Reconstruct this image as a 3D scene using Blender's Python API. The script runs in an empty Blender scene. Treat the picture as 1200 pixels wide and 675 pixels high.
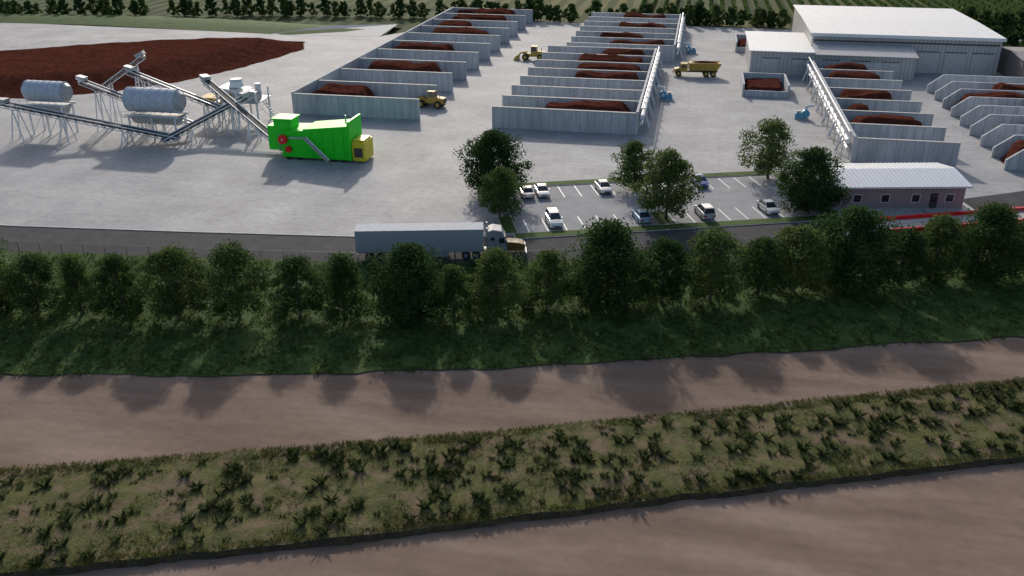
import bpy, math, random
import numpy as np
from mathutils import Vector, Matrix, noise as mn
random.seed(7); rng=np.random.default_rng(7)
S=bpy.context.scene
COL=S.collection

# ------------------------------------------------------------ materials
def nodes(name):
    m=bpy.data.materials.new(name); m.use_nodes=True
    nt=m.node_tree; b=nt.nodes['Principled BSDF']
    return m,nt,b
def ramp(nt,src,stops):
    r=nt.nodes.new('ShaderNodeValToRGB'); e=r.color_ramp.elements
    while len(e)<len(stops): e.new(0.5)
    for i,(p,c) in enumerate(stops):
        e[i].position=p; e[i].color=(*c,1)
    nt.links.new(src,r.inputs['Fac']); return r.outputs['Color']
def pos(nt,scale=(1,1,1),rot=0,obj=False):
    mp=nt.nodes.new('ShaderNodeMapping'); mp.inputs['Scale'].default_value=scale
    mp.inputs['Rotation'].default_value=(0,0,rot)
    if obj:
        t=nt.nodes.new('ShaderNodeTexCoord'); nt.links.new(t.outputs['Object'],mp.inputs['Vector'])
    else:
        g=nt.nodes.new('ShaderNodeNewGeometry'); nt.links.new(g.outputs['Position'],mp.inputs['Vector'])
    return mp.outputs['Vector']
def noi(nt,vec,scale,detail=4,rough=.55,dist=0):
    n=nt.nodes.new('ShaderNodeTexNoise'); n.inputs['Scale'].default_value=scale
    n.inputs['Detail'].default_value=detail; n.inputs['Roughness'].default_value=rough
    n.inputs['Distortion'].default_value=dist
    nt.links.new(vec,n.inputs['Vector']); return n.outputs['Fac']
def mix(nt,a,b,fac,mode='MIX'):
    m=nt.nodes.new('ShaderNodeMix'); m.data_type='RGBA'; m.blend_type=mode
    for s,v in (('A',a),('B',b)):
        i=[x for x in m.inputs if x.name==s and x.type=='RGBA'][0]
        if isinstance(v,tuple): i.default_value=(*v,1)
        else: nt.links.new(v,i)
    i=m.inputs[0]
    if isinstance(fac,(int,float)): i.default_value=fac
    else: nt.links.new(fac,i)
    return [x for x in m.outputs if x.type=='RGBA'][0]
def bump(nt,b,h,strength=.3,dist=.1):
    n=nt.nodes.new('ShaderNodeBump'); n.inputs['Strength'].default_value=strength
    n.inputs['Distance'].default_value=dist
    nt.links.new(h,n.inputs['Height']); nt.links.new(n.outputs['Normal'],b.inputs['Normal'])
def simple(name,c,rough=.6,metal=0,var=.18,scale=2.0,obj=True,spec=.4):
    m,nt,b=nodes(name)
    n=noi(nt,pos(nt,obj=obj),scale,5)
    lo=tuple(max(0,x*(1-var)) for x in c); hi=tuple(min(1,x*(1+var)) for x in c)
    nt.links.new(ramp(nt,n,[(.3,lo),(.7,hi)]),b.inputs['Base Color'])
    b.inputs['Roughness'].default_value=rough; b.inputs['Metallic'].default_value=metal
    b.inputs['Specular IOR Level'].default_value=spec
    return m
def mottled(name,stops1,s1,c2=None,s2=20,f2=.3,rough=.9,bs=.3,bd=.05,stretch=(1,1,1),rot=0,bscale=8,spec=.1):
    m,nt,b=nodes(name)
    v=pos(nt,stretch,rot)
    c=ramp(nt,noi(nt,v,s1,6,.6),stops1)
    n2=noi(nt,pos(nt),s2,4)
    g=ramp(nt,n2,[(.3,(1-f2,)*3),(.7,(1,1,1))])
    c=mix(nt,c,g,1.0,'MULTIPLY')
    if c2:
        c=mix(nt,c,c2[0],ramp(nt,noi(nt,pos(nt),c2[1],5,.6,.6),[(c2[2],(0,0,0)),(c2[2]+.15,(c2[3],)*3)]))
    nt.links.new(c,b.inputs['Base Color']); b.inputs['Roughness'].default_value=rough
    b.inputs['Specular IOR Level'].default_value=spec
    bump(nt,b,noi(nt,pos(nt),bscale,5),bs,bd)
    return m
def yard_mat():
    m,nt,b=nodes('yard_concrete')
    c=ramp(nt,noi(nt,pos(nt),.09,8,.62),[(.3,(.275,.275,.28)),(.5,(.35,.347,.35)),(.7,(.43,.425,.42))])
    g=ramp(nt,noi(nt,pos(nt),.9,6,.7),[(.3,(.78,.78,.79)),(.6,(1,1,1))])
    c=mix(nt,c,g,1.0,'MULTIPLY')
    st=ramp(nt,noi(nt,pos(nt,(1,.3,1),.3),.35,5,.6,1.0),[(.60,(1,1,1)),(.8,(.72,.71,.70))])
    c=mix(nt,c,st,1.0,'MULTIPLY')
    br=nt.nodes.new('ShaderNodeTexBrick'); br.offset=0
    br.inputs['Scale'].default_value=1; br.inputs['Brick Width'].default_value=6; br.inputs['Row Height'].default_value=6
    br.inputs['Mortar Size'].default_value=.03
    br.inputs['Color1'].default_value=(1,1,1,1); br.inputs['Color2'].default_value=(.93,.93,.94,1); br.inputs['Mortar'].default_value=(.72,.72,.72,1)
    nt.links.new(pos(nt),br.inputs['Vector'])
    c=mix(nt,c,br.outputs['Color'],.75,'MULTIPLY')
    tr=ramp(nt,noi(nt,pos(nt,(.12,1.1,1),.9),.8,4,.5,1.5),[(.56,(1,1,1)),(.62,(.84,.84,.84)),(.68,(1,1,1))])
    c=mix(nt,c,tr,.8,'MULTIPLY')
    nt.links.new(c,b.inputs['Base Color']); b.inputs['Roughness'].default_value=.8
    b.inputs['Specular IOR Level'].default_value=.25
    bump(nt,b,noi(nt,pos(nt),3,6),.15,.03); return m
def wall_mat():
    m,nt,b=nodes('precast_concrete')
    g=nt.nodes.new('ShaderNodeNewGeometry'); sp=nt.nodes.new('ShaderNodeSeparateXYZ'); nt.links.new(g.outputs['Position'],sp.inputs[0])
    ad=nt.nodes.new('ShaderNodeMath'); ad.operation='ADD'; nt.links.new(sp.outputs[0],ad.inputs[0]); nt.links.new(sp.outputs[1],ad.inputs[1])
    cb=nt.nodes.new('ShaderNodeCombineXYZ'); nt.links.new(ad.outputs[0],cb.inputs[0]); nt.links.new(sp.outputs[2],cb.inputs[1])
    br=nt.nodes.new('ShaderNodeTexBrick'); br.offset=0
    for k,v in (('Scale',1),('Brick Width',1.5),('Row Height',9),('Mortar Size',.045)): br.inputs[k].default_value=v
    br.inputs['Color1'].default_value=(.54,.55,.565,1); br.inputs['Color2'].default_value=(.47,.48,.50,1); br.inputs['Mortar'].default_value=(.28,.29,.3,1)
    nt.links.new(cb.outputs[0],br.inputs['Vector'])
    st=ramp(nt,noi(nt,pos(nt,(1,1,.15)),1.2,6,.65),[(.35,(.72,.72,.73)),(.65,(1.0,1.0,1.0))])
    c=mix(nt,br.outputs['Color'],st,1,'MULTIPLY')
    nt.links.new(c,b.inputs['Base Color']); b.inputs['Roughness'].default_value=.85; b.inputs['Specular IOR Level'].default_value=.2
    bump(nt,b,noi(nt,pos(nt),4,5),.2,.04); return m
def ribbed(name,c,pitch=.6,rough=.5,dark=.72):
    m,nt,b=nodes(name)
    g=nt.nodes.new('ShaderNodeNewGeometry'); sp=nt.nodes.new('ShaderNodeSeparateXYZ'); nt.links.new(g.outputs['Position'],sp.inputs[0])
    ad=nt.nodes.new('ShaderNodeMath'); ad.operation='ADD'; nt.links.new(sp.outputs[0],ad.inputs[0]); nt.links.new(sp.outputs[1],ad.inputs[1])
    mu=nt.nodes.new('ShaderNodeMath'); mu.operation='MULTIPLY'; mu.inputs[1].default_value=2*math.pi/pitch; nt.links.new(ad.outputs[0],mu.inputs[0])
    si=nt.nodes.new('ShaderNodeMath'); si.operation='SINE'; nt.links.new(mu.outputs[0],si.inputs[0])
    ma=nt.nodes.new('ShaderNodeMapRange'); ma.inputs[1].default_value=-1; nt.links.new(si.outputs[0],ma.inputs[0])
    c1=ramp(nt,ma.outputs[0],[(.1,tuple(x*dark for x in c)),(.4,c)])
    st=ramp(nt,noi(nt,pos(nt,(1,1,.2)),.8,5),[(.3,(.86,.86,.86)),(.7,(1,1,1))])
    c1=mix(nt,c1,st,1,'MULTIPLY')
    nt.links.new(c1,b.inputs['Base Color']); b.inputs['Roughness'].default_value=rough
    bump(nt,b,ma.outputs[0],.4,.05); return m
def leaf_mat(name,c1,c2,trans=.4):
    m=bpy.data.materials.new(name); m.use_nodes=True; nt=m.node_tree; nt.nodes.clear()
    out=nt.nodes.new('ShaderNodeOutputMaterial'); d=nt.nodes.new('ShaderNodeBsdfDiffuse'); t=nt.nodes.new('ShaderNodeBsdfTranslucent'); mx=nt.nodes.new('ShaderNodeMixShader')
    n=noi(nt,pos(nt,obj=True),.9,4)
    oi=nt.nodes.new('ShaderNodeObjectInfo')
    a=nt.nodes.new('ShaderNodeMath'); a.operation='MULTIPLY_ADD'; a.inputs[1].default_value=.35; nt.links.new(oi.outputs['Random'],a.inputs[0]); nt.links.new(n,a.inputs[2])
    c=ramp(nt,a.outputs[0],[(.4,c1),(.95,c2)])
    nt.links.new(c,d.inputs[0]); nt.links.new(c,t.inputs[0])
    mx.inputs[0].default_value=trans
    nt.links.new(d.outputs[0],mx.inputs[1]); nt.links.new(t.outputs[0],mx.inputs[2]); nt.links.new(mx.outputs[0],out.inputs[0]); return m

M={}
M['yard']=yard_mat(); M['wall']=wall_mat()
M['asphalt']=mottled('asphalt',[(.3,(.050,.051,.055)),(.7,(.082,.082,.087))],.5,s2=6,f2=.25)
M['lot']=mottled('lot_paving',[(.3,(.27,.275,.285)),(.7,(.37,.37,.38))],.3,s2=4,f2=.15,bs=.1)
M['compost']=mottled('compost',[(.3,(.062,.020,.013)),(.55,(.100,.034,.023)),(.75,(.145,.056,.040))],.8,s2=5,f2=.45,bs=.6,bd=.2,bscale=3,spec=0,rough=1)
M['dirt']=mottled('dirt',[(.26,(.140,.096,.073)),(.5,(.205,.146,.114)),(.76,(.30,.225,.180))],.16,s2=1.2,f2=.14,bs=.25,bd=.08,stretch=(.35,1.6,1),rot=-.36,bscale=5)
M['bank']=mottled('bank_grass',[(.3,(.045,.090,.022)),(.55,(.075,.130,.034)),(.8,(.14,.18,.065))],.35,((.22,.24,.15),1.7,.57,.45),s2=3,f2=.45,bs=.8,bd=.2)
M['weed']=mottled('weed_ground',[(.28,(.075,.085,.028)),(.5,(.115,.120,.042)),(.75,(.165,.155,.06))],.5,((.19,.130,.09),.45,.49,.85),s2=2.5,f2=.4,bs=.8,bd=.15)
M['lawn']=mottled('lawn',[(.3,(.055,.095,.025)),(.7,(.09,.14,.04))],.3,s2=2,f2=.3)
M['ledge']=mottled('ledge_soil',[(.3,(.04,.036,.020)),(.7,(.09,.075,.045))],1,s2=4,f2=.4)
M['kerb']=simple('kerb_concrete',(.40,.40,.39),.8)
M['paint']=simple('white_marking',(.78,.78,.78),.6,var=.06)
M['white']=simple('white_metal',(.70,.71,.73),.4,var=.06)
M['roof']=ribbed('white_roof',(.76,.75,.74),1.2,.6,.93)
M['siding']=ribbed('light_siding',(.42,.42,.43),.9)
M['siding2']=ribbed('mauve_siding',(.38,.315,.305),.45)
M['brown']=ribbed('brown_siding',(.20,.175,.165),.9)
M['trim']=simple('dark_trim',(.07,.06,.06),.5)
M['wire']=simple('fence_wire',(.09,.09,.09),.6)
M['glass']=simple('window_glass',(.03,.035,.045),.12,spec=.8)
M['green']=simple('green_paint',(.01,.62,.012),.5,var=.08)
M['yellow']=simple('yellow_paint',(.66,.54,.03),.5,var=.1)
M['cat']=simple('machine_yellow',(.44,.29,.055),.6,var=.2)
M['red']=simple('red_paint',(.66,.010,.010),.5,var=.1)
M['steel']=simple('galvanised_steel',(.38,.39,.41),.45,.3)
M['drum']=simple('drum_steel',(.46,.50,.56),.55,.0)
M['belt']=simple('rubber_belt',(.05,.048,.045),.8)
M['black']=simple('rubber',(.018,.018,.018),.8)
M['blue']=simple('fan_blue',(.10,.33,.48),.5)
M['trailer']=simple('trailer_panel',(.42,.44,.47),.55,var=.08)
M['trtop']=simple('trailer_roof',(.36,.39,.43),.8,var=.12)
M['cabgrey']=simple('cab_grey',(.30,.32,.34),.35)
M['hood']=simple('hood_bronze',(.22,.12,.035),.35)
M['lamp']=simple('lamp_lens',(.65,.62,.55),.2)
M['bark']=simple('bark',(.12,.095,.07),.9,scale=6)
M['leafA']=leaf_mat('foliage_a',(.042,.080,.026),(.105,.150,.050))
M['leafB']=leaf_mat('foliage_b',(.056,.094,.030),(.130,.168,.058))
M['leafD']=leaf_mat('foliage_dark',(.030,.062,.022),(.072,.115,.040),.35)
M['blade']=leaf_mat('grass_blades',(.052,.098,.026),(.14,.185,.065),.45)
M['blade2']=leaf_mat('weed_blades',(.090,.108,.030),(.20,.195,.078),.45)
M['spiky']=leaf_mat('weed_plant_leaf',(.055,.085,.032),(.13,.155,.07),.4)
def farm():
    m,nt,b=nodes('farmland')
    v=pos(nt,(1,1,1),.0)
    w=nt.nodes.new('ShaderNodeTexWave'); w.bands_direction='X'; w.inputs['Scale'].default_value=.05; w.inputs['Distortion'].default_value=.3; nt.links.new(v,w.inputs['Vector'])
    rows=ramp(nt,w.outputs['Fac'],[(.3,(.042,.066,.026)),(.7,(.115,.125,.062))])
    vo=nt.nodes.new('ShaderNodeTexVoronoi'); vo.inputs['Scale'].default_value=.006; vo.distance='CHEBYCHEV'; nt.links.new(pos(nt,(1,1.8,1),.0),vo.inputs['Vector'])
    tint=ramp(nt,vo.outputs['Color'],[(.2,(.8,.9,.8)),(.5,(1.1,1.05,.9)),(.8,(1.5,1.25,1.0))])
    c=mix(nt,rows,tint,1,'MULTIPLY')
    c=mix(nt,c,ramp(nt,noi(nt,pos(nt),.05,6),[(.3,(.7,.7,.7)),(.7,(1,1,1))]),1,'MULTIPLY')
    nt.links.new(c,b.inputs['Base Color']); b.inputs['Roughness'].default_value=.95; b.inputs['Specular IOR Level'].default_value=.05
    return m
M['farm']=farm()

# ------------------------------------------------------------ mesh builder
class B:
    def __init__(s): s.v=[];s.f=[];s.m=[];s.mats=[];s.T=Matrix.Identity(4)
    def mi(s,k):
        if k not in s.mats: s.mats.append(k)
        return s.mats.index(k)
    def add(s,vs,fs,k):
        o=len(s.v); i=s.mi(k)
        s.v+= [tuple(s.T@Vector(p)) for p in vs]
        for f in fs: s.f.append([o+j for j in f]); s.m.append(i)
    def box(s,x0,x1,y0,y1,z0,z1,k,bev=0,top=None):
        t=top or (0,0)
        vs=[(x0,y0,z0),(x1,y0,z0),(x1,y1,z0),(x0,y1,z0),(x0+t[0],y0+t[1],z1),(x1-t[0],y0+t[1],z1),(x1-t[0],y1-t[1],z1),(x0+t[0],y1-t[1],z1)]
        s.add(vs,[(3,2,1,0),(4,5,6,7),(0,1,5,4),(1,2,6,5),(2,3,7,6),(3,0,4,7)],k)
    def hexa(s,vs,k): s.add(vs,[(3,2,1,0),(4,5,6,7),(0,1,5,4),(1,2,6,5),(2,3,7,6),(3,0,4,7)],k)
    def cyl(s,a,b,r,k,n=10,r2=None,cap=True):
        a=Vector(a);b=Vector(b);d=(b-a).normalized()
        u=d.orthogonal().normalized(); w=d.cross(u); r2=r if r2 is None else r2
        vs=[];
        for i in range(n):
            t=2*math.pi*i/n; q=u*math.cos(t)+w*math.sin(t); vs.append(a+q*r); vs.append(b+q*r2)
        fs=[(2*i,2*((i+1)%n),2*((i+1)%n)+1,2*i+1) for i in range(n)]
        if cap: fs+= [tuple(2*i for i in range(n))[::-1],tuple(2*i+1 for i in range(n))]
        s.add(vs,fs,k)
    def beam(s,a,b,w,h,k):
        a=Vector(a);b=Vector(b);d=(b-a).normalized(); up=Vector((0,0,1))
        if abs(d.z)>.95: up=Vector((0,1,0))
        r=d.cross(up).normalized()*w/2; u=r.cross(d).normalized()*h/2
        s.hexa([a-r-u,a+r-u,b+r-u,b-r-u,a-r+u,a+r+u,b+r+u,b-r+u],k)
    def prism(s,prof,y0,y1,k,inset=0):
        n=len(prof); cx=sum(p[0] for p in prof)/n; cz=sum(p[1] for p in prof)/n
        ys=[(y0,1-inset),(y0+abs(y1-y0)*.06,1),(y1-abs(y1-y0)*.06,1),(y1,1-inset)] if inset else [(y0,1),(y1,1)]
        vs=[]
        for y,sc in ys: vs+=[(cx+(x-cx)*sc,y,cz+(z-cz)*sc) for x,z in prof]
        fs=[]
        for q in range(len(ys)-1):
            for i in range(n):
                j=(i+1)%n; fs.append((q*n+i,q*n+j,(q+1)*n+j,(q+1)*n+i))
        fs.append(tuple(range(n))[::-1]); fs.append(tuple((len(ys)-1)*n+i for i in range(n)))
        s.add(vs,fs,k)
    def wheel(s,x,y,z,r,w,hub='steel',n=14):
        s.cyl((x,y-w/2,z),(x,y+w/2,z),r,'black',n)
        s.cyl((x,y-w/2-.02,z),(x,y+w/2+.02,z),r*.55,hub,n)
    def grid(s,P,k):
        ny=len(P);nx=len(P[0]); vs=[p for row in P for p in row]
        s.add(vs,[(j*nx+i,j*nx+i+1,(j+1)*nx+i+1,(j+1)*nx+i) for j in range(ny-1) for i in range(nx-1)],k)
    def obj(s,name,loc=(0,0,0),rot=0,smooth=False,mesh=None):
        me=bpy.data.meshes.new(name); me.from_pydata([tuple(v) for v in s.v],[],s.f)
        for k in s.mats: me.materials.append(M[k])
        me.polygons.foreach_set('material_index',s.m)
        if smooth: me.polygons.foreach_set('use_smooth',[True]*len(s.f))
        me.update()
        o=bpy.data.objects.new(name,me); COL.objects.link(o); o.location=loc; o.rotation_euler[2]=rot; return o

# ------------------------------------------------------------ layout curves (metres)
def curve(pts):
    xs=[p[0] for p in pts]; ys=[p[1] for p in pts]
    return lambda x: float(np.interp(x,xs,ys))
road_c=curve([(-330,84),(-200,89),(-90,98),(-66,100.5),(-41,103.5),(-30,105.6),(-19,108.5),(-9,111.5),(1,115),(10,119),(19,123),(34,131),(50,140),(90,164),(200,215),(400,300)])
dtop=curve([(-330,25),(-150,51),(-64,65.3),(-47,68.5),(-30,72.5),(-15,76.6),(10,84.6),(37,93.5),(150,135),(400,230)])
dbot=curve([(-330,-38),(-150,20),(-53.5,51.6),(-34,58.2),(-13,65.6),(9.6,74.3),(34.4,84),(150,126),(400,215)])
wbot=curve([(-330,-62),(-150,4),(-45,41),(-22.6,49.3),(2,59.2),(30.4,70.3),(150,113),(400,200)])
def sl(f,x): return (f(x+2)-f(x-2))/4
def off(f,x,d):
    return f(x)+d*math.sqrt(1+sl(f,x)**2)
def strip(name,x0,x1,dx,lo,hi,n,zf,k,smooth=True):
    b=B(); P=[]
    xs=np.arange(x0,x1+dx/2,dx)
    for j in range(n+1):
        t=j/n; P.append([(x,lo(x)*(1-t)+hi(x)*t,zf(x,lo(x)*(1-t)+hi(x)*t,t)) for x in xs])
    b.grid(P,k); return b.obj(name,smooth=smooth)
nz=lambda x,y,s,a:a*mn.noise(Vector((x*s,y*s,.3)))
b=B(); b.grid([[(-4000,-1500,-.4),(4000,-1500,-.4)],[(-4000,6000,-.4),(4000,6000,-.4)]],'dirt'); b.obj('ground')
strip('farmland',-2500,2500,50,lambda x:float(np.interp(x,[-2500,-330,400,2500],[-300,-30,220,1000]))+.0 if abs(x)>330 else dbot(x)+1,lambda x:5000,1,lambda x,y,t:-.25,'farm',False)
edge=lambda x:wbot(x)+mn.noise(Vector((x*.25,1,0)))*.4+mn.noise(Vector((x*1.3,4,0)))*.15
strip('weed_strip',-250,250,.8,edge,lambda x:dbot(x)+nz(x,0,.3,.5),14,lambda x,y,t:.05+nz(x,y,.35,.18)+.12*math.sin(t*math.pi),'weed')
strip('ledge',-250,250,.8,lambda x:edge(x)-.2-abs(nz(x,9,.8,.4)),edge,3,lambda x,y,t:-.41+(.46+nz(x,edge(x),.35,.18))*min(1,t*1.0)+(0 if t in(0,1) else nz(x,y,1.2,.15)),'ledge')
strip('dirt_road',-300,300,1.5,lambda x:dbot(x)-.6,lambda x:dtop(x)+.6,12,lambda x,y,t:.02+nz(x,y,.15,.07)-.04*math.sin(t*math.pi),'dirt')
strip('grass_bank',-300,300,1.0,lambda x:dtop(x)+nz(x,3,.25,.6)+nz(x,8,.9,.25),lambda x:off(road_c,x,-4.6),16,lambda x,y,t:.12+nz(x,y,.2,.2)*math.sin(t*math.pi)-.12*t*t,'bank')
strip('access_road',-300,380,2,lambda x:off(road_c,x,-4.6),lambda x:off(road_c,x,3.9),3,lambda x,y,t:.005,'asphalt',False)
yfar=curve([(-330,262),(-231,268),(-122,263),(-93,266),(-70,303),(100,303),(130,300)])
strip('concrete_yard',-330,130,2.5,lambda x:off(road_c,x,3.95),yfar,2,lambda x,y,t:0,'yard',False)
b=B()
xs=np.arange(-200,-24,3)
for x in xs:
    b.hexa([(x,off(road_c,x,3.85),.0),(x+3,off(road_c,x+3,3.85),.0),(x+3,off(road_c,x+3,4.1),.0),(x,off(road_c,x,4.1),.0),
            (x,off(road_c,x,3.85),.10),(x+3,off(road_c,x+3,3.85),.10),(x+3,off(road_c,x+3,4.1),.10),(x,off(road_c,x,4.1),.10)],'kerb')
b.obj('road_kerb')
b=B()
P=[];
for j in range(7):
    t=j/6; row=[]
    for i in range(40):
        x=-330+i*6.1
        y0=float(np.interp(x,[-330,-231,-193,-122,-93],[262,266,268,262,267])); y1=y0+float(np.interp(x,[-330,-150,-93],[16,24,17]))
        row.append((x,y0*(1-t)+y1*t,.02+1.0*math.sin(t*math.pi)))
    P.append(row)
b.grid(P,'lawn'); b.obj('lawn',smooth=True)
b=B(); b.grid([[(-128,262,.03),(-93,264,.03)],[(-112,272,1.6),(-92,279,1.6)]],'kerb'); b.obj('concrete_ramp')

# ------------------------------------------------------------ compost
def heap(name,x0,x1,y0,y1,h,res=.7,edgew=2.0,poly=None,lump=.18):
    b=B(); nx=max(6,int((x1-x0)/res)); ny=max(6,int((y1-y0)/res)); P=[]
    for j in range(ny+1):
        row=[]
        for i in range(nx+1):
            x=x0+(x1-x0)*i/nx; y=y0+(y1-y0)*j/ny
            if poly: d=poly(x,y)
            else: d=min(x-x0,x1-x,(y-y0)*1.3,(y1-y)*1.3)
            d+=mn.noise(Vector((x*.35,y*.35,1)))*.7*(d>0.05)
            t=max(0,min(1,d/edgew)); t=t*t*(3-2*t)
            z=h*t*(.92+lump*mn.noise(Vector((x*.18,y*.18,5))))+t*.12*mn.noise(Vector((x*1.1,y*1.1,2)))
            row.append((x,y,z-.03 if t<=0 else z+.01))
        P.append(row)
    b.grid(P,'compost'); return b.obj(name,smooth=True)
PP=[(-107,240),(-109,226),(-113,208),(-119,193),(-128,181),(-140,172),(-155,168),(-175,165),(-200,166),(-222,185),(-195,210),(-170,230),(-148,245),(-128,252),(-112,252)]
def pd(x,y):
    ins=False; dm=1e9; n=len(PP)
    for i in range(n):
        ax,ay=PP[i];bx,by=PP[(i+1)%n]
        if (ay>y)!=(by>y) and x<(bx-ax)*(y-ay)/(by-ay)+ax: ins=not ins
        t=max(0,min(1,((x-ax)*(bx-ax)+(y-ay)*(by-ay))/((bx-ax)**2+(by-ay)**2)))
        dm=min(dm,math.hypot(x-ax-t*(bx-ax),y-ay-t*(by-ay)))
    return dm if ins else -dm
heap('compost_windrow',-224,-105,162,254,3.0,1.4,14,pd,.10)

# ------------------------------------------------------------ bunkers
H=4.1;TH=.45
def bunker(name,xl,xr,y0,step,n,side,h=H,taper=False):
    b=B()
    if side=='L': b.box(xl,xl+TH,y0,y0+step*n+TH,0,h+.35,'wall'); a0,a1=xl+TH,xr
    else: b.box(xr-TH,xr,y0,y0+step*n+TH,0,h+.35,'wall'); a0,a1=xl,xr-TH
    for i in range(n+1):
        y=y0+i*step
        hh=h
        if taper:
            b.add([(a0,y,0),(a1,y,0),(a1,y,hh),(a0+3.0,y,hh),(a0,y,1.7),(a0,y+TH,0),(a1,y+TH,0),(a1,y+TH,hh),(a0+3.0,y+TH,hh),(a0,y+TH,1.7)],
                  [(0,1,2,3,4),(9,8,7,6,5),(4,3,8,9),(3,2,7,8),(0,4,9,5),(1,6,7,2)],'wall')
        else:
            b.box(a0,a1,y,y+TH,0,hh,'wall')
            b.box(a0,a1,y-.08,y+TH+.08,hh,hh+.1,'kerb')
    return b.obj(name)
bunker('concrete_bunker',-79.5,-52.5,170,13,10,'L')
for i,x0,x1,h in [(0,-78.5,-64,4.5),(2,-76,-56,4.9),(4,-78.5,-60,4.7),(6,-76,-56,4.8),(7,-78,-64,4.6),(8,-76,-56,4.9),(9,-78,-56,4.8)]:
    heap('compost_pile',x0,x1,171+13*i,182.2+13*i,h,edgew=3.0)
bunker('concrete_bunker',-37,-9,167,9.7,7,'R')
for i,x0,x1,h in [(0,-29,-9.8,4.6),(3,-27,-9.8,4.8),(4,-28,-9.8,4.6),(5,-29,-9.8,4.9),(6,-24,-10,4.8)]:
    heap('compost_pile',x0,x1,167.9+9.7*i,176.3+9.7*i,h,edgew=2.6)
bunker('concrete_bunker',-33,-4.5,241,9.5,6,'R')
for i,x0,x1,h in [(0,-24,-6,4.7),(1,-27,-12,4.9),(3,-24,-6,4.9),(5,-24,-7,4.9)]:
    heap('compost_pile',x0,x1,241.8+9.5*i,250.1+9.5*i,h,edgew=2.6)
bunker('concrete_bunker',28,45,157,10,7,'L')
for i,x0,x1,h in [(1,28.8,43.5,4.7),(3,28.8,42,4.9),(2,28.8,36,4.5),(5,29,43,4.8),(6,29,42,4.7)]:
    heap('compost_pile',x0,x1,157.8+10*i,166.5+10*i,h,edgew=2.6)
bunker('concrete_bunker',52.5,84,157,7.4,8,'R',taper=True)
for i,x0,x1,h in [(0,53.5,82,3.9),(2,60,82,4.6),(5,54,80,4.5),(6,62,80,4.7),(4,64,80,4.7)]:
    heap('compost_pile',x0,x1,157.7+7.4*i,164+7.4*i,h)
def pen(x0,x1,y0,y1,h):
    b=B(); b.box(x0,x0+.4,y0,y1,0,h,'wall'); b.box(x1-.4,x1,y0,y1,0,h,'wall'); b.box(x0+.4,x1-.4,y1-.4,y1,0,h,'wall'); b.box(x0+.4,x1-.4,y0,y0+.4,0,h*.5,'wall')
    b.obj('concrete_storage_bay'); heap('compost_pile',x0+.6,x1-.6,y0+.6,y1-.6,h*.7,.5,1.0)
pen(11.5,21.5,204,217,2.8); pen(11.5,20,259,272,2.8)

# ------------------------------------------------------------ air ducts
def duct(x,y0,y1,side,step,racks=True):
    b=B(); s=side
    for z,r,o in ((3.4,.42,.75),(2.1,.30,.62)):
        b.cyl((x+s*o,y0,z),(x+s*o,y1,z),r,'white',12)
    y=y0+1
    while y<y1:
        b.box(x+s*1.35-.07,x+s*1.35+.07,y-.07,y+.07,0,4.9,'steel')
        b.beam((x+s*.05,y,4.75),(x+s*1.42,y,4.75),.12,.14,'steel')
        b.beam((x+s*.05,y,2.75),(x+s*1.35,y,2.75),.1,.1,'steel')
        y+=step/2
    y=y0+step*.5
    while y<y1:
        b.cyl((x+s*1.0,y,3.0),(x+s*1.9,y,.15),.2,'white',8)
        y+=step
    b.cyl((x+s*.6,y0+.3,4.95),(x+s*.6,y1,4.95),.16,'white',8)
    b.obj('air_duct')
duct(-9,167.5,234,1,9.7); duct(-4.5,241.5,297,1,9.5); duct(28,157.5,227,-1,10)
def fan(x,y,r):
    b=B()
    b.box(-1.6,1.6,-1,1,0,.25,'kerb'); b.box(-.3,1.5,-.75,.75,.25,1.3,'blue')
    b.cyl((-.9,-.6,1.25),(-.9,.6,1.25),.95,'blue',16); b.cyl((-.9,-.62,1.25),(-.9,-1.2,1.25),.4,'white',12)
    b.cyl((-.9,0,1.9),(-.9,0,3.2),.35,'white',12); b.box(.2,1.2,-.4,.4,1.3,1.9,'steel')
    b.cyl((-.9,0,3.0),(-2.6,0,3.2),.3,'white',10)
    o=b.obj('blower_fan',(x,y,0),r); o.scale=(.85,)*3
fan(22.5,186,math.pi); fan(-4.8,198,0); fan(-.4,255,0)

# ------------------------------------------------------------ warehouse
b=B()
def gable(b,x0,x1,y0,y1,h,rise,ov,kw,kr,ridge='y',kf='white'):
    b.box(x0,x1,y0,y1,0,h,kw)
    X0,X1,Y0,Y1=x0-ov,x1+ov,y0-ov,y1+ov; t=.18
    ym=(y0+y1)/2
    for a,c in ((Y0,ym),(Y1,ym)):
        za=h+.02; zc=h+rise
        if a<c: vs=[(X0,a,za),(X1,a,za),(X1,c,zc),(X0,c,zc)]
        else: vs=[(X0,c,zc),(X1,c,zc),(X1,a,za),(X0,a,za)]
        b.hexa(vs+[(p[0],p[1],p[2]+t) for p in vs],kr)
    for xx in (x0,x1):
        b.add([(xx,y0,h),(xx,y1,h),(xx,ym,h+rise)],[(0,1,2)],kw)
gable(b,29,73,239,291,8.7,.25,.5,'siding','roof','x')
b.box(28.4,73.6,238.35,238.5,8.15,8.72,'white')
b.box(14,28.9,229,256,0,5.6,'siding')
b.hexa([(13.5,228.4,5.62),(28.9,228.4,5.62),(28.9,256.5,5.9),(13.5,256.5,5.9),(13.5,228.4,5.85),(28.9,228.4,5.85),(28.9,256.5,6.15),(13.5,256.5,6.15)],'roof')
b.box(28.9,52,229,238.9,0,5.2,'siding')
b.hexa([(28.92,228.4,5.22),(52.4,228.4,5.22),(52.4,238.3,6.4),(28.92,238.3,6.4),(28.92,228.4,5.42),(52.4,228.4,5.42),(52.4,238.3,6.6),(28.92,238.3,6.6)],'siding')
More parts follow.
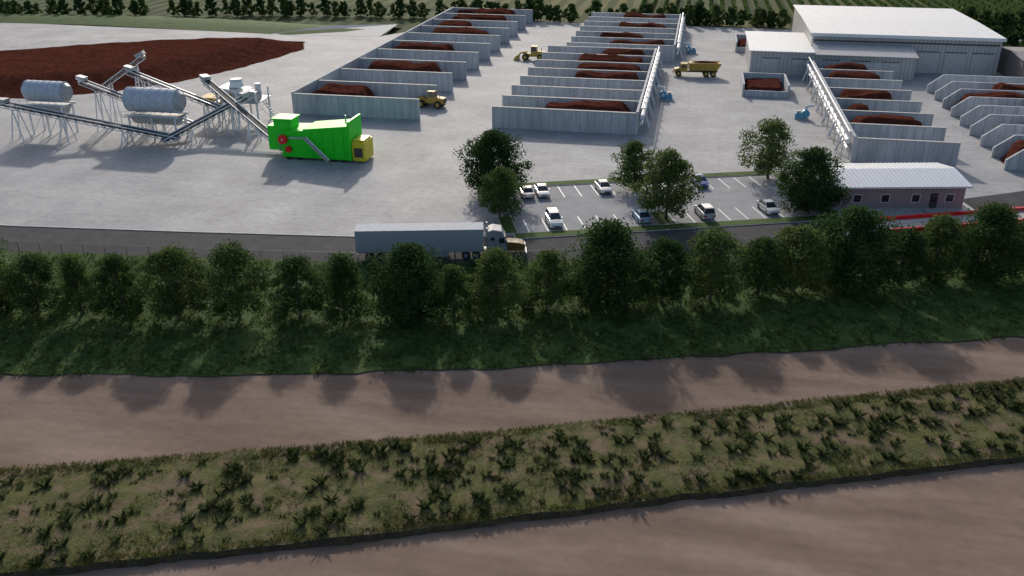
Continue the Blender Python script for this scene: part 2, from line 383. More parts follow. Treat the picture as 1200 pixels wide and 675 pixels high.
for i in range(5):
    x=17+i*6.9; b.box(x,x+3.8,228.93,228.995,0,4.0,'steel'); b.box(x-.15,x+3.95,228.9,228.99,4.0,4.2,'trim')
for i in range(3):
    x=54.5+i*6.2; b.box(x,x+4.6,238.93,238.995,0,5,'steel'); b.box(x-.2,x+4.8,238.9,238.99,5,5.25,'trim')
b.box(29.5,72.5,238.93,238.985,6.9,7.3,'trim')
b.obj('warehouse')
b=B(); gable(b,75,100,228,246,5.6,.6,.4,'brown','brown','x'); 
for i in range(3): b.box(77+i*7,80.5+i*7,227.93,227.995,0,3.4,'trim')
b.obj('storage_shed')

# ------------------------------------------------------------ office
b=B(); W,Dp,h=21.6,10.5,3.6
gable(b,0,W,0,Dp,h,.95,.55,'siding2','white','x')
n=36
for i in range(n+1):
    x=-.5+(W+1)*i/n
    b.beam((x,-.53,h+.25),(x,Dp/2,h+1.17),.05,.06,'white'); b.beam((x,Dp/2,h+1.17),(x,Dp+.53,h+.25),.05,.06,'white')
b.box(-.55,W+.55,-.68,-.552,h-.08,h+.2,'white')
for x in (2.2,5.2,9.3,13.8): 
    b.box(x,x+1.3,-.05,-.004,1.2,2.5,'white'); b.box(x+.1,x+1.2,-.07,-.052,1.3,2.4,'glass')
b.box(16.6,17.7,-.05,-.004,.3,2.6,'trim'); b.box(16.75,17.55,-.07,-.052,1.2,2.4,'glass')
b.box(18.8,20.1,-.05,-.004,1.2,2.5,'white'); b.box(18.9,20,-.07,-.052,1.3,2.4,'glass')
b.box(W+.004,W+.05,3,4.3,1.1,2.3,'white'); b.box(W+.052,W+.07,3.1,4.2,1.2,2.2,'glass')
b.box(0-.03,W+.03,-.03,Dp+.03,0,.28,'kerb')
b.box(15.8,18.5,-1.6,-.04,0,.28,'kerb'); b.box(15.8,18.5,-2.0,-1.6,0,.14,'kerb')
for x in(15.85,18.45): b.beam((x,-1.6,1.15),(x,-.1,1.15),.05,.05,'steel'); b.box(x-.03,x+.03,-1.6,-1.54,.28,1.15,'steel')
b.box(3,4.2,7.2,8.4,h+.5,h+1.6,'steel')
OX,OY=19.6,130.2
b.obj('office_building',(OX,OY,.0),math.radians(12.5))
b=B(); c,s_=math.cos(math.radians(12.5)),math.sin(math.radians(12.5))
Q=lambda x,y,z:(OX+x*c-y*s_,OY+x*s_+y*c,z)
b.grid([[Q(1,-2.6,.012),Q(23.5,-2.6,.012)],[Q(1,12.5,.012),Q(23.5,12.5,.012)]],'kerb'); b.obj('pavement')

# truck scale
b=B()
b.box(-2,25,-2.0,2.0,.01,.38,'kerb'); b.hexa([(-7,-2,.0),(-2,-2,.0),(-2,2,.0),(-7,2,.0),(-7,-2,.02),(-2,-2,.38),(-2,2,.38),(-7,2,.02)],'kerb')
b.hexa([(25,-2,.0),(30,-2,.0),(30,2,.0),(25,2,.0),(25,-2,.38),(30,-2,.02),(30,2,.02),(25,2,.38)],'kerb')
for y in(-2.2,2.2):
    b.box(-2,25,y-.2,y+.2,.02,.85,'red')
    for i in range(10): b.box(-2+i*3-.12,-2+i*3+.12,y-.26,y+.26,.0,.9,'red')
b.obj('truck_scale',(28,124.4,0),math.radians(22))
b=B(); b.box(0,.5,0,.35,0,1.5,'steel'); b.box(-.1,.6,-.1,.45,1.5,2.3,'trim'); b.obj('scale_display',(25.6,125.0,0),.4)

# ------------------------------------------------------------ parking lot (local frame rotated 20.5 deg)
A=math.radians(20.5); LO=(-21,112.2,0)
def lot_xy(a,bb): return (LO[0]+a*math.cos(A)-bb*math.sin(A),LO[1]+a*math.sin(A)+bb*math.cos(A))
b=B(); b.grid([[(0,.6,.016),(45,.6,.016)],[(0,20.6,.016),(45,20.6,.016)]],'lot'); b.obj('parking_lot',LO,A)
b=B()
def isl(x0,x1,y0,y1):
    b.box(x0,x1,y0,y1,.0,.13,'kerb'); b.box(x0+.15,x1-.15,y0+.15,y1-.15,.12,.17,'lawn')
isl(-1.0,46.5,-1.5,.55); isl(-1.0,46.5,20.0,22.1); isl(45.0,47.3,.6,19.95); isl(-2.2,-.2,.6,7.5); isl(-2.2,-.2,14.2,19.95)
isl(19.9,22.3,.6,5.8); isl(19.9,22.3,14.6,19.95)
b.obj('grass_verge',LO,A)
b=B()
def line(x0,x1,y0,y1): b.add([(x0,y0,.021),(x1,y0,.021),(x1,y1,.021),(x0,y1,.021)],[(0,1,2,3)],'paint')
for a0,nn in ((1.4,7),(22.6,8)):
    for i in range(nn):
        x=a0+i*2.65
        line(x-.08,x+.08,.9,5.9); line(x-.08,x+.08,14.5,19.7)
b.obj('parking_bay_marking',LO,A)

def car_mesh(name,paint,suv=False,est=False):
    M['p_'+name]=simple('car_paint_'+name,paint,.25,.2,.05,spec=.6)
    k='p_'+name; b=B()
    up=.18 if suv else 0
    prof=[(-2.25,.38),(-2.3,.62),(-2.24,.92+up),(-1.75,1.0+up),(.85,1.0+up),(1.55,.93+up),(2.08,.80+up),(2.27,.62),(2.28,.38),(1.9,.24),(-1.9,.24)]
    b.prism(prof,-.9,.9,k,.05)
    zb=.98+up; zt=1.46+up*1.9; xr=-2.1 if (suv or est) else -1.75; xt=-1.9 if (suv or est) else -1.05
    bot=[(xr,-.8,zb),(1.15,-.8,zb),(1.15,.8,zb),(xr,.8,zb)]; top=[(xt,-.62,zt),(.25,-.62,zt),(.25,.62,zt),(xt,.62,zt)]
    b.hexa(bot+top,'glass')
    for p,q in zip(bot,top): b.beam(p,q,.1,.1,k)
    for y in(-1,1):
        b.beam((-.45,y*.81,zb),(-.45,y*.63,zt),.09,.03,k)
        b.box(.75,.95,y*.98-.1,y*.98+.1,zb-.02,zb+.16,k)
        b.beam((xt,y*.62,zt),(.25,y*.62,zt),.06,.06,k)
    b.prism([(xt-.03,zt-.02),(xt+.2,zt+.06),(-.3,zt+.08),(.28,zt-.02)],-.64,.64,k,.04)
    for x in(-1.38,1.4):
        for y in(-.82,.82): b.wheel(x,y,.33,.33,.22)
    for y in(-.65,.65): b.box(2.16,2.27,y-.2,y+.2,.6,.74,'lamp'); b.box(-2.32,-2.2,y-.2,y+.2,.7,.86,'red')
    b.box(2.2,2.3,-.4,.4,.42,.58,'trim'); b.box(-2.33,-2.25,-.26,.26,.5,.62,'white')
    return b
cars=[('white',(.72,.72,.72),0,3.7,16.4,1),('silver',(.62,.63,.65),0,6.1,16.3,-1),('pearl',(.70,.70,.68),0,15.9,16.6,-1),('blue',(.05,.10,.32),0,31.6,16.9,-1),
('offwhite',(.78,.77,.75),1,5.3,3.4,-1),('paleblue',(.30,.42,.55),0,18.0,3.2,1),('greysilver',(.55,.56,.57),1,27.4,3.2,1),('lightsilver',(.58,.58,.60),0,37.3,3.6,-1)]
for nm,pc,suv,a,bb,d in cars:
    x,y=lot_xy(a+.02,bb); car_mesh(nm,pc,bool(suv)).obj('parked_car',(x,y,.02),A+d*math.pi/2+random.uniform(-.03,.03))

# ------------------------------------------------------------ semi truck
b=B()
b.box(-16.2,0,-1.3,1.3,1.2,4.05,'trailer')
for i in range(33): 
    x=-16.1+i*.5
    for y in(-1.32,1.32): b.box(x-.03,x+.03,y-.02,y+.02,1.25,4.0,'trailer')
b.box(-16.22,.02,-1.34,1.34,4.0,4.1,'trtop'); b.box(-16.22,.02,-1.34,1.34,1.1,1.25,'steel')
b.box(-15.8,-11.5,-.5,.5,.8,1.1,'trim')
for x in(-14.6,-13.2):
    for y in(-1.05,1.05): b.wheel(x,y,.52,.52,.5)
    b.cyl((x,-1,.52),(x,1,.52),.1,'trim',6)
for y in(-.8,.8): b.box(-3.8,-3.65,y-.08,y+.08,.1,1.15,'steel')
b.box(-16.2,-16.1,-1.1,1.1,.5,.62,'steel')
for y in(-.8,.8): b.box(-16.2,-16.1,y-.05,y+.05,.6,1.15,'steel')
for y in(-1.25,1.25): b.box(-10.8,-4.4,y-.03,y+.03,.45,1.1,'trailer')
b.box(-3.2,5.3,-.45,.45,.75,1.05,'trim')
for x in(-2.3,-.95):
    for y in(-1.0,1.0): b.wheel(x,y,.52,.52,.55)
b.prism([(.6,1.0),(.6,3.7),(1.2,3.95),(2.3,3.75),(2.75,2.9),(3.05,2.1),(3.05,1.0)],-1.2,1.2,'cabgrey',.03)
b.hexa([(2.78,-1.05,2.15),(3.08,-1.05,2.15),(3.08,1.05,2.15),(2.78,1.05,2.15),(2.5,-1.0,2.95),(2.79,-1.0,2.95),(2.79,1.0,2.95),(2.5,1.0,2.95)],'glass')
for y in(-1.205,1.205): b.box(2.0,2.65,y-.012,y+.012,2.15,2.85,'glass'); b.box(.9,1.4,y-.012,y+.012,2.5,2.9,'glass')
b.prism([(3.05,1.0),(3.05,2.15),(4.4,2.02),(5.15,1.8),(5.3,1.5),(5.3,.8),(3.6,.8)],-.85,.85,'hood',.04)
b.box(5.28,5.36,-.5,.5,.9,1.7,'steel'); b.box(5.2,5.55,-1.2,1.2,.45,.82,'steel')
for y in(-1.0,1.0):
    b.wheel(4.35,y,.52,.52,.35)
    b.prism([(3.65,.9),(3.75,1.2),(4.1,1.32),(4.7,1.3),(5.1,1.1),(5.2,.8),(5.05,.8),(4.7,1.1),(4.1,1.12),(3.85,.9)],y-.22,y+.22,'hood')
    b.cyl((.9,y*1.0,.75),(2.5,y*1.0,.75),.33,'steel',12)
    b.cyl((.45,y*1.05,1.1),(.45,y*1.05,4.2),.09,'steel',8)
    b.box(5.15,5.32,y*.95-.15,y*.95+.15,1.0,1.22,'lamp')
    b.box(2.75,2.85,y*1.5-.1,y*1.5+.1,2.1,2.7,'trim'); b.beam((2.8,y*1.2,2.4),(2.8,y*1.45,2.4),.04,.04,'trim')
b.obj('semi_truck',(-24.4,104.3,.01),math.radians(13.5))

# ------------------------------------------------------------ wheel loaders and dump truck
def loader(x,y,r,sc=1.0):
    b=B()
    b.prism([(-3.4,1.0),(-3.4,2.1),(-1.3,2.35),(-1.3,1.0)],-.95,.95,'cat',.04)
    b.box(-1.28,1.2,-.6,.6,.9,1.6,'cat')
    b.box(-1.25,.25,-.8,.8,1.65,2.2,'cat')
    b.box(-1.2,.2,-.75,.75,2.2,3.3,'glass',top=(.08,.06)); b.box(-1.3,.3,-.85,.85,3.3,3.45,'cat')
    for px_,py_ in((-1.2,-.75),(.2,-.75),(.2,.75),(-1.2,.75)): b.beam((px_,py_,2.2),(px_*.93,py_*.92,3.3),.09,.09,'cat')
    for wx in(-2.2,1.6):
        for wy in(-1.05,1.05): b.wheel(wx,wy,.8,.8,.6,'cat',16)
    b.box(.9,2.2,-.65,.65,.9,1.7,'cat')
    for wy in(-.45,.45): b.beam((1.3,wy,2.0),(2.9,wy,1.7),.18,.35,'cat'); b.beam((2.9,wy,1.7),(3.5,wy,.8),.18,.3,'cat')
    b.prism([(3.4,.15),(3.5,1.2),(3.65,1.25),(3.7,.5),(4.6,.15),(4.6,.05),(3.5,.05)],-1.4,1.4,'cat')
    for wy in(-1.38,1.34): b.prism([(3.5,.1),(3.6,1.2),(4.1,.9),(4.55,.12)],wy,wy+.05,'cat')
    b.cyl((-2.4,.3,2.2),(-2.4,.3,3.0),.08,'trim',8); b.box(-3.5,-3.4,-.7,.7,1.1,1.9,'trim')
    o=b.obj('wheel_loader',(x,y,0),r); o.scale=(sc,)*3
loader(-41.5,237,math.radians(180),1.05); loader(-53.5,181.2,math.radians(172),1.0)
b=B()
b.box(-4.8,3,-.6,.6,1.0,1.4,'trim')
b.hexa([(-4.6,-1.1,1.5),(2.0,-1.1,1.5),(2.0,1.1,1.5),(-4.6,1.1,1.5),(-5.5,-1.55,3.2),(2.2,-1.55,3.3),(2.2,1.55,3.3),(-5.5,1.55,3.2)],'cat')
for i in range(6):
    for y in(-1,1): b.beam((-4+i*1.15,y*1.12,1.5),(-4.3+i*1.25,y*1.6,3.25),.12,.12,'cat')
b.box(-5.4,2.2,-1.63,-1.5,3.15,3.35,'cat'); b.box(-5.4,2.2,1.5,1.63,3.15,3.35,'cat')
b.grid([[(-5.2+i*.92,-1.35+j*.54,3.15+.5*math.sin(math.pi*i/8)*math.sin(math.pi*j/5)) for i in range(9)] for j in range(6)],'compost')
b.prism([(2.5,1.1),(2.5,3.1),(4.0,3.1),(4.35,2.1),(4.5,1.1)],-1.15,1.15,'cat',.03)
b.hexa([(4.38,-.95,2.15),(4.41,-.95,2.15),(4.41,.95,2.15),(4.38,.95,2.15),(4.08,-.9,2.95),(4.12,-.9,2.95),(4.12,.9,2.95),(4.08,.9,2.95)],'glass')
for y in(-1.16,1.16): b.box(2.9,3.9,y-.01,y+.01,2.1,2.8,'glass')
b.prism([(4.5,1.1),(4.45,2.0),(5.6,1.75),(5.8,1.1)],-.9,.9,'cat',.03); b.box(5.8,5.9,-1.1,1.1,.7,1.2,'trim')
for x in(-3.7,-2.0,4.6):
    for y in(-1.1,1.1): b.wheel(x,y,.72,.72,.5,'cat',16)
b.obj('dump_truck',(1.5,224.5,0),math.radians(186))

# ------------------------------------------------------------ screening plant
def conveyor(p,q,w=1.3,legs=(),name='belt_conveyor',hood=False):
    b=B(); p=Vector(p);q=Vector(q); d=(q-p); L=d.length; d.normalize(); r=d.cross(Vector((0,0,1))).normalized(); u=r.cross(d)
    for s in(-1,1):
        a=p+r*s*w/2; c=q+r*s*w/2
        b.beam(a+u*.35,c+u*.35,.14,.14,'white'); b.beam(a-u*.45,c-u*.45,.12,.12,'white')
        n=max(3,int(L/1.6)); 
        for i in range(n):
            t0=a+(c-a)*(i/n); t1=a+(c-a)*((i+1)/n); b.beam(t0-u*.42,t1+u*.33,.07,.07,'steel'); b.beam(t0-u*.42,t0+u*.33,.07,.07,'steel')
    b.beam(p+u*.25,q+u*.25,w*.85,.1,'belt'); b.beam(p-u*.15,q-u*.15,w*.8,.05,'belt')
    for e in(p,q): b.cyl(e-r*w*.48,e+r*w*.48,.28,'steel',12)
    b.beam(q-d*1.0+u*.8,q+d*.7+u*.6,w*1.1,.7,'steel')
    for t,sp in legs:
        c=p+(q-p)*t
        for s in(-1,1):
            top=c+r*s*w*.5-u*.45
            for f in(-1,1):
                foot=Vector((c.x+r.x*s*(w*.5+.4)+d.x*f*sp,c.y+r.y*s*(w*.5+.4)+d.y*f*sp,0))
                b.beam(top,foot,.16,.16,'white')
        for zf in(.35,.7):
            a1=Vector((c.x-r.x*w*.65,c.y-r.y*w*.65,c.z*zf)); b1=Vector((c.x+r.x*w*.65,c.y+r.y*w*.65,c.z*zf)); b.beam(a1,b1,.1,.1,'white')
    return b.obj(name)
def trommel(cx,cy,cz,L,R,rot,tilt=.06):
    b=B()
    n=24
    for i in range(6):
        x0=-L/2+L*i/6; b.cyl((x0+.02,0,0),(x0+L/6-.02,0,0),R,'drum',n)
    for i in range(7): x=-L/2+L*i/6; b.cyl((x-.05,0,0),(x+.05,0,0),R+.06,'drum',n)
    b.cyl((-L/2-.9,0,0),(-L/2-.1,0,0),R*.55,'drum',n,R*.97); b.cyl((L/2+.1,0,0),(L/2+.8,0,0),R*.9,'steel',n,R*.6)
    b.box(-L/2-.4,L/2+.4,-R*.9,-R*.75,-R-.6,-R-.25,'white'); b.box(-L/2-.4,L/2+.4,R*.75,R*.9,-R-.6,-R-.25,'white')
    b.hexa([(-L/2+.5,-.5,-R-2.2),(L/2-.5,-.5,-R-2.2),(L/2-.5,.5,-R-2.2),(-L/2+.5,.5,-R-2.2),(-L/2,-R*.7,-R-.4),(L/2,-R*.7,-R-.4),(L/2,R*.7,-R-.4),(-L/2,R*.7,-R-.4)],'steel')
    for x in(-L/2+.3,0,L/2-.3):
        for y in(-1,1):
            b.box(x-.13,x+.13,y*R*.83-.13,y*R*.83+.13,-cz,-R-.6,'white')
            b.beam((x,y*R*.83,-cz+.3),(x+(.0 if x>0 else L/2-.3),y*R*.83,-R-.7),.09,.09,'white')
        b.beam((x,-R*.8,-cz*.55),(x,R*.8,-cz*.55),.12,.12,'white')
    b.box(-L/2,L/2,-R-1.2,-R-.2,-R-.4,-R-.3,'steel'); b.beam((-L/2,-R-1.2,-R+.7),(L/2,-R-1.2,-R+.7),.06,.06,'white')
    for i in range(6): x=-L/2+L*i/5; b.box(x-.03,x+.03,-R-1.23,-R-1.17,-R-.3,-R+.7,'white')
    b.obj('trommel_screen',(cx,cy,cz),rot)
trommel(-117.5,147,8.0,7.6,1.9,0.0); trommel(-96.0,147.5,7.2,9.8,2.2,0.0)
conveyor((-90,143.5,1.4),(-123,141.5,6.6),1.5,[(.3,.6),(.65,.9),(.93,1.2)])
conveyor((-91,150.5,2.2),(-113,151,9.2),1.2,[(.4,.6),(.85,1)])
conveyor((-112,155,7),(-103,157,13),1.2,[(.2,.8),(.8,1.2)])
conveyor((-86,152.5,5),(-104,153,11.0),1.2,[(.15,.6),(.8,1.2)])
conveyor((-70.5,144,1.3),(-92,159,8.6),1.4,[(.35,.6),(.7,1)])
conveyor((-92,142,1.2),(-82,156,6.5),1.4,[(.3,.5),(.8,.9)])
b=B()
for x in(-4,0,4):
    for y in(-3,3): b.box(x-.15,x+.15,y-.15,y+.15,0,6.6,'white')
    b.beam((x,-3,3),(x,3,3),.14,.14,'white')
for y in(-3,3):
    b.beam((-4,y,.3),(0,y,4.4),.1,.1,'white'); b.beam((0,y,4.4),(4,y,.3),.1,.1,'white')
b.box(-4.4,4.4,-3.5,3.5,4.5,4.65,'steel')
b.hexa([(-3.4,-1.8,4.7),(1,-1.8,4.7),(1,1.8,4.7),(-3.4,1.8,4.7),(-3.8,-2.2,7.2),(1.2,-2.2,6.4),(1.2,2.2,6.4),(-3.8,2.2,7.2)],'white')
b.box(1.6,3.6,-1.6,.6,4.7,6.4,'steel'); b.box(-3.3,-1.2,-3.2,-2.3,4.7,6.0,'cat'); b.cyl((2.6,1.6,4.7),(2.6,1.6,7.4),.6,'white',14)
b.cyl((-1,0,7),(-1,0,8.2),1.5,'white',16,1.1); b.cyl((-1,0,8.2),(-1,0,8.5),1.2,'drum',16)
for y in(-3.5,3.5):
    b.beam((-4.4,y,5.7),(4.4,y,5.7),.06,.06,'white'); b.beam((-4.4,y,5.2),(4.4,y,5.2),.05,.05,'white')
    for i in range(8): x=-4.4+i*8.8/7; b.box(x-.03,x+.03,y-.03,y+.03,4.65,5.7,'white')
for i in range(10): b.box(4.5+i*.3,4.8+i*.3,-1,-.1,4.3-i*.42,4.36-i*.42,'steel')
b.beam((4.4,-1,4.6),(7.5,-1,.2),.08,.2,'white'); b.beam((4.4,-.1,4.6),(7.5,-.1,.2),.08,.2,'white')
b.hexa([(-7.5,-1.2,3.2),(-5,-1.2,3.2),(-5,1.2,3.2),(-7.5,1.2,3.2),(-8.2,-2,5),(-4.6,-2,5),(-4.6,2,5),(-8.2,2,5)],'cat')
for x in(-7.3,-5.2):
    for y in(-1.1,1.1): b.box(x-.1,x+.1,y-.1,y+.1,0,3.2,'white')
b.obj('screening_plant',(-86,162,0),.05)

# green shredder: low feed end with hopper at the left, tall upright body to the right
b=B()
b.box(-.1,13.2,.3,5.0,.2,.5,'trim')
b.hexa([(0,0,.45),(4.2,0,.45),(4.2,5.2,.45),(0,5.2,.45),(0,-.1,5.0),(4.2,-.1,5.2),(4.2,5.3,5.2),(0,5.3,5.0)],'green')
b.hexa([(4.22,-.05,.45),(12.2,-.05,.45),(12.2,5.2,.45),(4.22,5.2,.45),(4.22,-.3,5.5),(12.2,-.3,6.4),(12.2,5.4,6.4),(4.22,5.4,5.5)],'green')
b.box(-2.8,-.01,.9,4.6,1.3,5.5,'green'); b.box(-1.4,1.8,.6,3.8,5.0,6.7,'green')
b.box(-1.7,2.1,.35,4.05,6.7,6.95,'green')
b.box(12.22,12.6,-.45,5.5,.5,7.2,'green')
for x in(5.6,7.5,9.4,11.3): b.hexa([(x-.09,-.16,.5),(x+.09,-.16,.5),(x+.09,-.02,.5),(x-.09,-.02,.5),(x-.09,-.42,5.5),(x+.09,-.42,5.5),(x+.09,-.26,5.5),(x-.09,-.26,5.5)],'green')
b.box(12.65,14.9,.2,4.4,.3,3.6,'yellow'); b.box(12.8,14.7,.6,4.0,3.6,3.9,'yellow'); b.box(13.0,14.5,.17,.195,1.0,2.6,'trim')
b.cyl((.5,-.15,3.6),(.5,-.75,3.6),.8,'red',18); b.cyl((1.3,-.1,1.9),(1.3,-.6,1.9),.55,'red',16); b.cyl((.5,-.76,3.6),(.5,-.82,3.6),.2,'steel',10)
b.beam((4.6,-1.0,4.2),(8.8,-1.6,.5),.5,.18,'steel'); b.beam((1.9,-.8,4.1),(4.6,-1.0,4.2),.5,.18,'steel')
b.beam((4.8,-.65,4.3),(8.9,-1.15,.6),.06,.3,'white')
for x in(1,3,9,11):
    for y in(.3,4.9): b.box(x-.35,x+.35,y-.25,y+.25,0,.3,'black')
b.cyl((10.4,4,6.0),(10.4,4,7.2),.14,'steel',8)
for i in range(9): b.box(-.6,-.15,-.1,.5,.5+i*.45,.55+i*.45,'steel')
b.obj('industrial_shredder',(-68.0,139.6,0),0.0)

# ------------------------------------------------------------ fence
b=B(); x=-150
while x<60:
    y=off(road_c,x,-6.0); x2=x+2.9; y2=off(road_c,x2,-6.0)
    b.cyl((x,y,-.1),(x,y,1.9),.035,'wire',6)
    b.beam((x,y,1.85),(x2,y2,1.85),.035,.035,'wire'); b.beam((x,y,.2),(x2,y2,.2),.02,.02,'wire')
    for i in range(9):
        t=i/9; t2=(i+3)/9
        p=(x+(x2-x)*t,y+(y2-y)*t); q=(x+(x2-x)*t2,y+(y2-y)*t2)
        b.beam((*p,.2),(*q,1.83),.012,.012,'wire'); b.beam((*q,.2),(*p,1.83),.012,.012,'wire')
    x=x2
b.obj('chain_link_fence')

# ------------------------------------------------------------ trees
def tree_mesh(name,h,r,seed,leaf,nclump=46,per=120,ls=.30,base=.16,shape='round'):
    rr=random.Random(seed); g=np.random.default_rng(seed); b=B()
    lean=Vector((rr.uniform(-.3,.3),rr.uniform(-.3,.3),0)); pts=[Vector((0,0,-.2))]
    for i in range(1,7): pts.append(Vector((lean.x*(i/6)**2+rr.uniform(-.08,.08),lean.y*(i/6)**2+rr.uniform(-.08,.08),h*.85*i/6)))
    tr=.024*h
    for i in range(6): b.cyl(pts[i],pts[i+1],tr*(1-i/6.6),'bark',8,tr*(1-(i+1)/6.6),False)
    C=[]
    for i in range(nclump):
        t=(i+.5)/nclump; z=base+ (1-base)*t
        prof=math.sin(math.pi*min(1,(t*.86+.14)))**.6 if shape=='round' else (1-t)**.75*.95+.08
        ang=i*2.4+rr.uniform(-.6,.6); rad=r*prof*rr.uniform(.25,1.08)
        C.append((math.cos(ang)*rad+lean.x*z,math.sin(ang)*rad+lean.y*z,h*z*.95, r*rr.uniform(.17,.34)))
    for i in range(0,nclump,3):
        c=C[i]; s0=pts[1]+(pts[5]-pts[1])*min(.95,max(0,(c[2]/h-.22)))
        mid=(s0+Vector(c[:3]))/2+Vector((0,0,.2)); b.cyl(s0,mid,tr*.35,'bark',5,tr*.22,False); b.cyl(mid,c[:3],tr*.22,'bark',5,tr*.07,False)
    tv=[];n=0
    for c in C:
        k=int(per*rr.uniform(.6,1.3)); d=g.normal(size=(k,3)); d/=np.linalg.norm(d,axis=1)[:,None]
        rad=c[3]*g.uniform(.35,1.2,(k,1))**.8; p=np.array(c[:3])+d*rad*np.array([1.15,1.15,.85])
        a=g.normal(size=(k,3)); a/=np.linalg.norm(a,axis=1)[:,None]; bb=np.cross(a,d+g.normal(size=(k,3))*.7); bb/=np.linalg.norm(bb,axis=1)[:,None]+1e-6
        s=ls*g.uniform(.6,1.3,(k,1))
        q=np.stack([p-a*s*.6,p+bb*s*.38,p+a*s*.6,p-bb*s*.38],1); tv.append(q.reshape(-1,3)); n+=k
    tv=np.concatenate(tv); o=len(b.v); mi=b.mi(leaf)
    b.v+= [tuple(v) for v in tv.tolist()]; b.f+=[[o+4*i,o+4*i+1,o+4*i+2,o+4*i+3] for i in range(n)]; b.m+=[mi]*n
    me=bpy.data.meshes.new(name); me.from_pydata(b.v,[],b.f)
    for kk in b.mats: me.materials.append(M[kk])
    me.polygons.foreach_set('material_index',b.m); me.update(); return me
def tree(me,x,y,sc,rot=None,name='broadleaf_tree',z=0):
    o=bpy.data.objects.new(name,me); COL.objects.link(o); o.location=(x,y,z); o.rotation_euler[2]=random.uniform(0,6.28) if rot is None else rot
    o.scale=(sc*random.uniform(.98,1.14),sc*random.uniform(.98,1.14),sc); return o
TA=tree_mesh('tree_a',10,4.1,1,'leafB',62,150,.32,.15)
TB=tree_mesh('tree_b',10,4.0,2,'leafA',56,145,.32,.17)
TC=tree_mesh('tree_c',10,4.6,3,'leafD',84,190,.30,.11)
TD=tree_mesh('tree_d',10,3.8,4,'leafA',52,140,.32,.14,'cone')
TE=tree_mesh('tree_e',10,4.1,5,'leafB',56,145,.31,.17)
TF=tree_mesh('tree_f',10,3.9,6,'leafD',58,150,.31,.16)
row=[(-92,78,TA,.87),(-87,75,TB,.72),(-80,77,TC,.8),(-75,77,TA,.88),(-69.5,78,TF,.72),(-64.5,78.5,TD,.74),(-59.5,79,TB,.74),(-53.5,80,TA,.85),(-47,81.5,TE,.88),(-40.5,83,TF,.72),(-35.5,83.5,TD,.78),(-28.5,85.5,TC,.86),(-23.5,85.5,TD,.66),(-19,87,TA,.80),(-13.8,90,TB,.72),(-7.2,92.2,TC,1.02),(-1.2,94.5,TF,.78),(4.3,96,TE,.88),(9.8,98.5,TB,.74),(14,100.5,TA,.84),(20.3,103,TC,1.0),(26.5,105,TF,.72),(30.8,107,TA,.82),(37,109,TC,.94),(43,112,TB,.76),(48,115,TC,.84),(54,119,TA,.88)]
for x,y,me,s in row: tree(me,x,y,s)
for x,y,me,s in [(-28.5,128.5,TC,.98),(-25,117.5,TB,.78),(-7.2,134.5,TB,.78),(-1.8,122.4,TA,1.0),(13.6,144.5,TE,.96),(18.2,129.3,TC,.95)]: tree(me,x,y,s)
SH=tree_mesh('shrub',2.6,1.7,9,'leafA',22,90,.26,.1)
for i in range(26):
    x=-95+i*5.7+random.uniform(-1.5,1.5); y=float(np.interp(x,[p[0] for p in row],[p[1] for p in row]))+random.uniform(0,5)
    tree(SH,x,y,random.uniform(.4,.85),name='shrub')
FA=tree_mesh('far_a',7,3.0,11,'leafA',26,60,.65,.04); FB=tree_mesh('far_b',7,2.8,12,'leafD',24,60,.65,.04); FC=tree_mesh('far_c',7,2.4,13,'leafB',20,60,.6,.04,'cone')
def group(name,pts):
    e=bpy.data.objects.new(name,None); COL.objects.link(e)
    for i,(x,y,s) in enumerate(pts):
        o=tree(random.choice([FA,FB,FB,FC]),x,y,s,name='tree_%d'%i); o.parent=e
pts=[]
x=-330
while x<150:
    y=float(np.interp(x,[-330,-231,-174,-118,-82,-47,95,150],[274,284,294,304,308,307,308,312]))+random.uniform(-2,2)
    if random.random()<.95: pts.append((x,y,random.uniform(.62,1.0)))
    x+=random.uniform(2.6,5.0)
group('distant_tree_row',pts)
pts=[(random.uniform(78,120),random.uniform(250,310),random.uniform(.8,1.2)) for i in range(45)]
pts+=[(random.uniform(-30,30),random.uniform(305,314),random.uniform(.7,1.0)) for i in range(12)]
group('distant_trees',pts)
b=B()
for i in range(46):
    x=-20+i*4.2
    for j in range(16):
        y=325+j*9; w=.55+.2*mn.noise(Vector((x,y,0))); hh=1.1+.5*mn.noise(Vector((x*.7,y*.4,3)))
        b.box(x-w,x+w,y,y+8.2,-.25,hh,'leafA',top=(.25,.5))
b.obj('vineyard_rows')

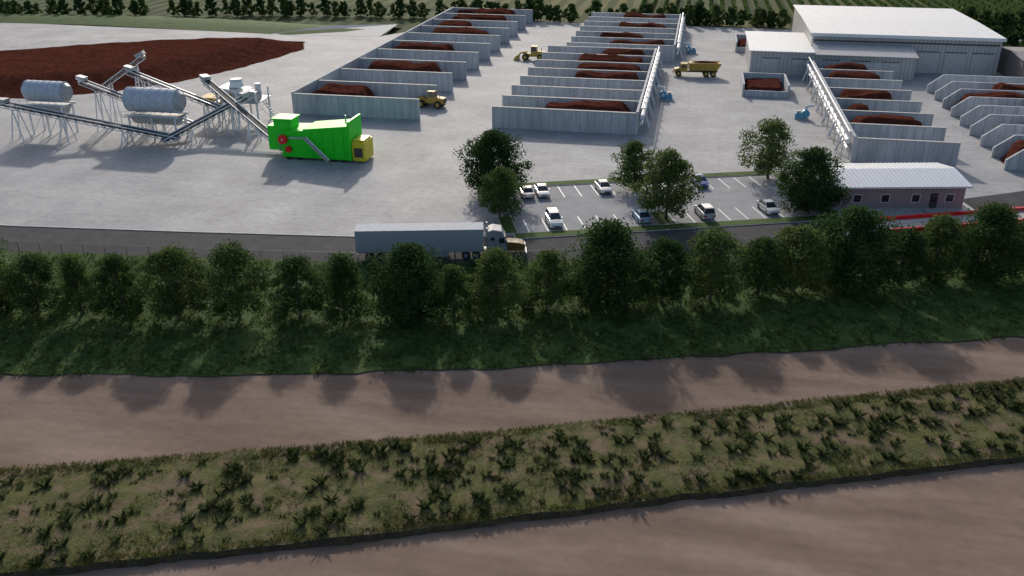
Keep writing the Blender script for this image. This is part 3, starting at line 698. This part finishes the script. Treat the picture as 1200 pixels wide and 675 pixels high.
# ------------------------------------------------------------ grass blades
def blades(name,P,hgt,spread,width,k,per=6,rad=.12):
    N=len(P)*per; base=np.repeat(P,per,0); ang=rng.uniform(0,2*np.pi,N); h=np.repeat(hgt,per)*rng.uniform(.45,1.1,N)
    d=np.stack([np.cos(ang),np.sin(ang),np.zeros(N)],1); rt=np.stack([-np.sin(ang),np.cos(ang),np.zeros(N)],1)
    w=width*rng.uniform(.6,1.3,N)[:,None]*np.repeat(hgt,per)[:,None]; b0=base+d*rng.uniform(0,rad,N)[:,None]
    tip=b0+d*(h*spread*rng.uniform(.1,1.2,N))[:,None]+np.array([0,0,1])*h[:,None]
    mid=b0+d*(h*spread*.25)[:,None]+np.array([0,0,1])*(h*.55)[:,None]
    V=np.stack([b0-rt*w,b0+rt*w,mid+rt*w*.8,tip,mid-rt*w*.8],1).reshape(-1,3)
    me=bpy.data.meshes.new(name); me.vertices.add(len(V)); me.vertices.foreach_set('co',V.astype('f').ravel())
    me.loops.add(N*5); me.loops.foreach_set('vertex_index',np.arange(N*5,dtype='i'))
    me.polygons.add(N); me.polygons.foreach_set('loop_start',np.arange(0,N*5,5,dtype='i')); me.polygons.foreach_set('loop_total',np.full(N,5,dtype='i'))
    me.update(calc_edges=True); me.validate(); me.materials.append(M[k]); o=bpy.data.objects.new(name,me); COL.objects.link(o); return o
def scatter(n,x0,x1,lo,hi,thr=-9,sc=.2,pw=1.0):
    out=[]
    while len(out)<n:
        x=random.uniform(x0,x1); t=random.random()**pw; y=lo(x)*(1-t)+hi(x)*t
        if mn.noise(Vector((x*sc,y*sc,7)))>thr: out.append((x,y,.05))
    return np.array(out)
P=scatter(24000,-80,62,lambda x:dtop(x)-.3,lambda x:off(road_c,x,-5),-.2,.35)
blades('bank_grass_tufts',P,rng.uniform(.15,.5,len(P)),.7,.08,'blade',6)
P=scatter(22000,-62,48,lambda x:edge(x)+.05,lambda x:dbot(x)+.1,-.15,.45); blades('low_weeds',P,rng.uniform(.06,.24,len(P)),1.0,.10,'blade2',5)
P=np.concatenate([scatter(4500,-62,48,lambda x:dbot(x)-1.1,lambda x:dbot(x)+.35),scatter(3500,-62,48,lambda x:edge(x)-.05,lambda x:edge(x)+.8)]); blades('edge_weeds',P,rng.uniform(.1,.26,len(P)),.8,.11,'blade2',6)
P=scatter(620,-62,48,lambda x:edge(x)+.6,lambda x:dbot(x)-.9,-.6,.3); blades('weed_plants',P,rng.uniform(.2,.85,len(P)),.85,.018,'spiky',70,.22)

# ------------------------------------------------------------ light, world, camera
el=math.radians(25)
ld=Vector((.296*math.cos(el),-.955*math.cos(el),-math.sin(el))).normalized()
su=bpy.data.lights.new('sun','SUN'); su.energy=3.3; su.angle=math.radians(1.5); su.color=(1,.93,.84)
so=bpy.data.objects.new('sun',su); COL.objects.link(so); so.rotation_euler=ld.to_track_quat('-Z','Y').to_euler(); so.location=(-60,200,120)
w=bpy.data.worlds.new('World'); S.world=w; w.use_nodes=True; nt=w.node_tree
sk=nt.nodes.new('ShaderNodeTexSky'); sk.sky_type='NISHITA'; sk.sun_disc=False; sk.sun_elevation=el; sk.sun_rotation=math.atan2(-.296,.955); sk.dust_density=2.5
nt.links.new(sk.outputs[0],nt.nodes['Background'].inputs[0]); nt.nodes['Background'].inputs[1].default_value=.15
cam=bpy.data.cameras.new('camera'); cam.lens=31.5; cam.sensor_width=36; cam.clip_end=9000
co=bpy.data.objects.new('camera',cam); COL.objects.link(co); co.location=(0,0,45); co.rotation_euler=(math.radians(90-24.88),0,math.radians(11.2)); S.camera=co
S.view_settings.view_transform='Standard'; S.view_settings.look='None'; S.view_settings.exposure=0
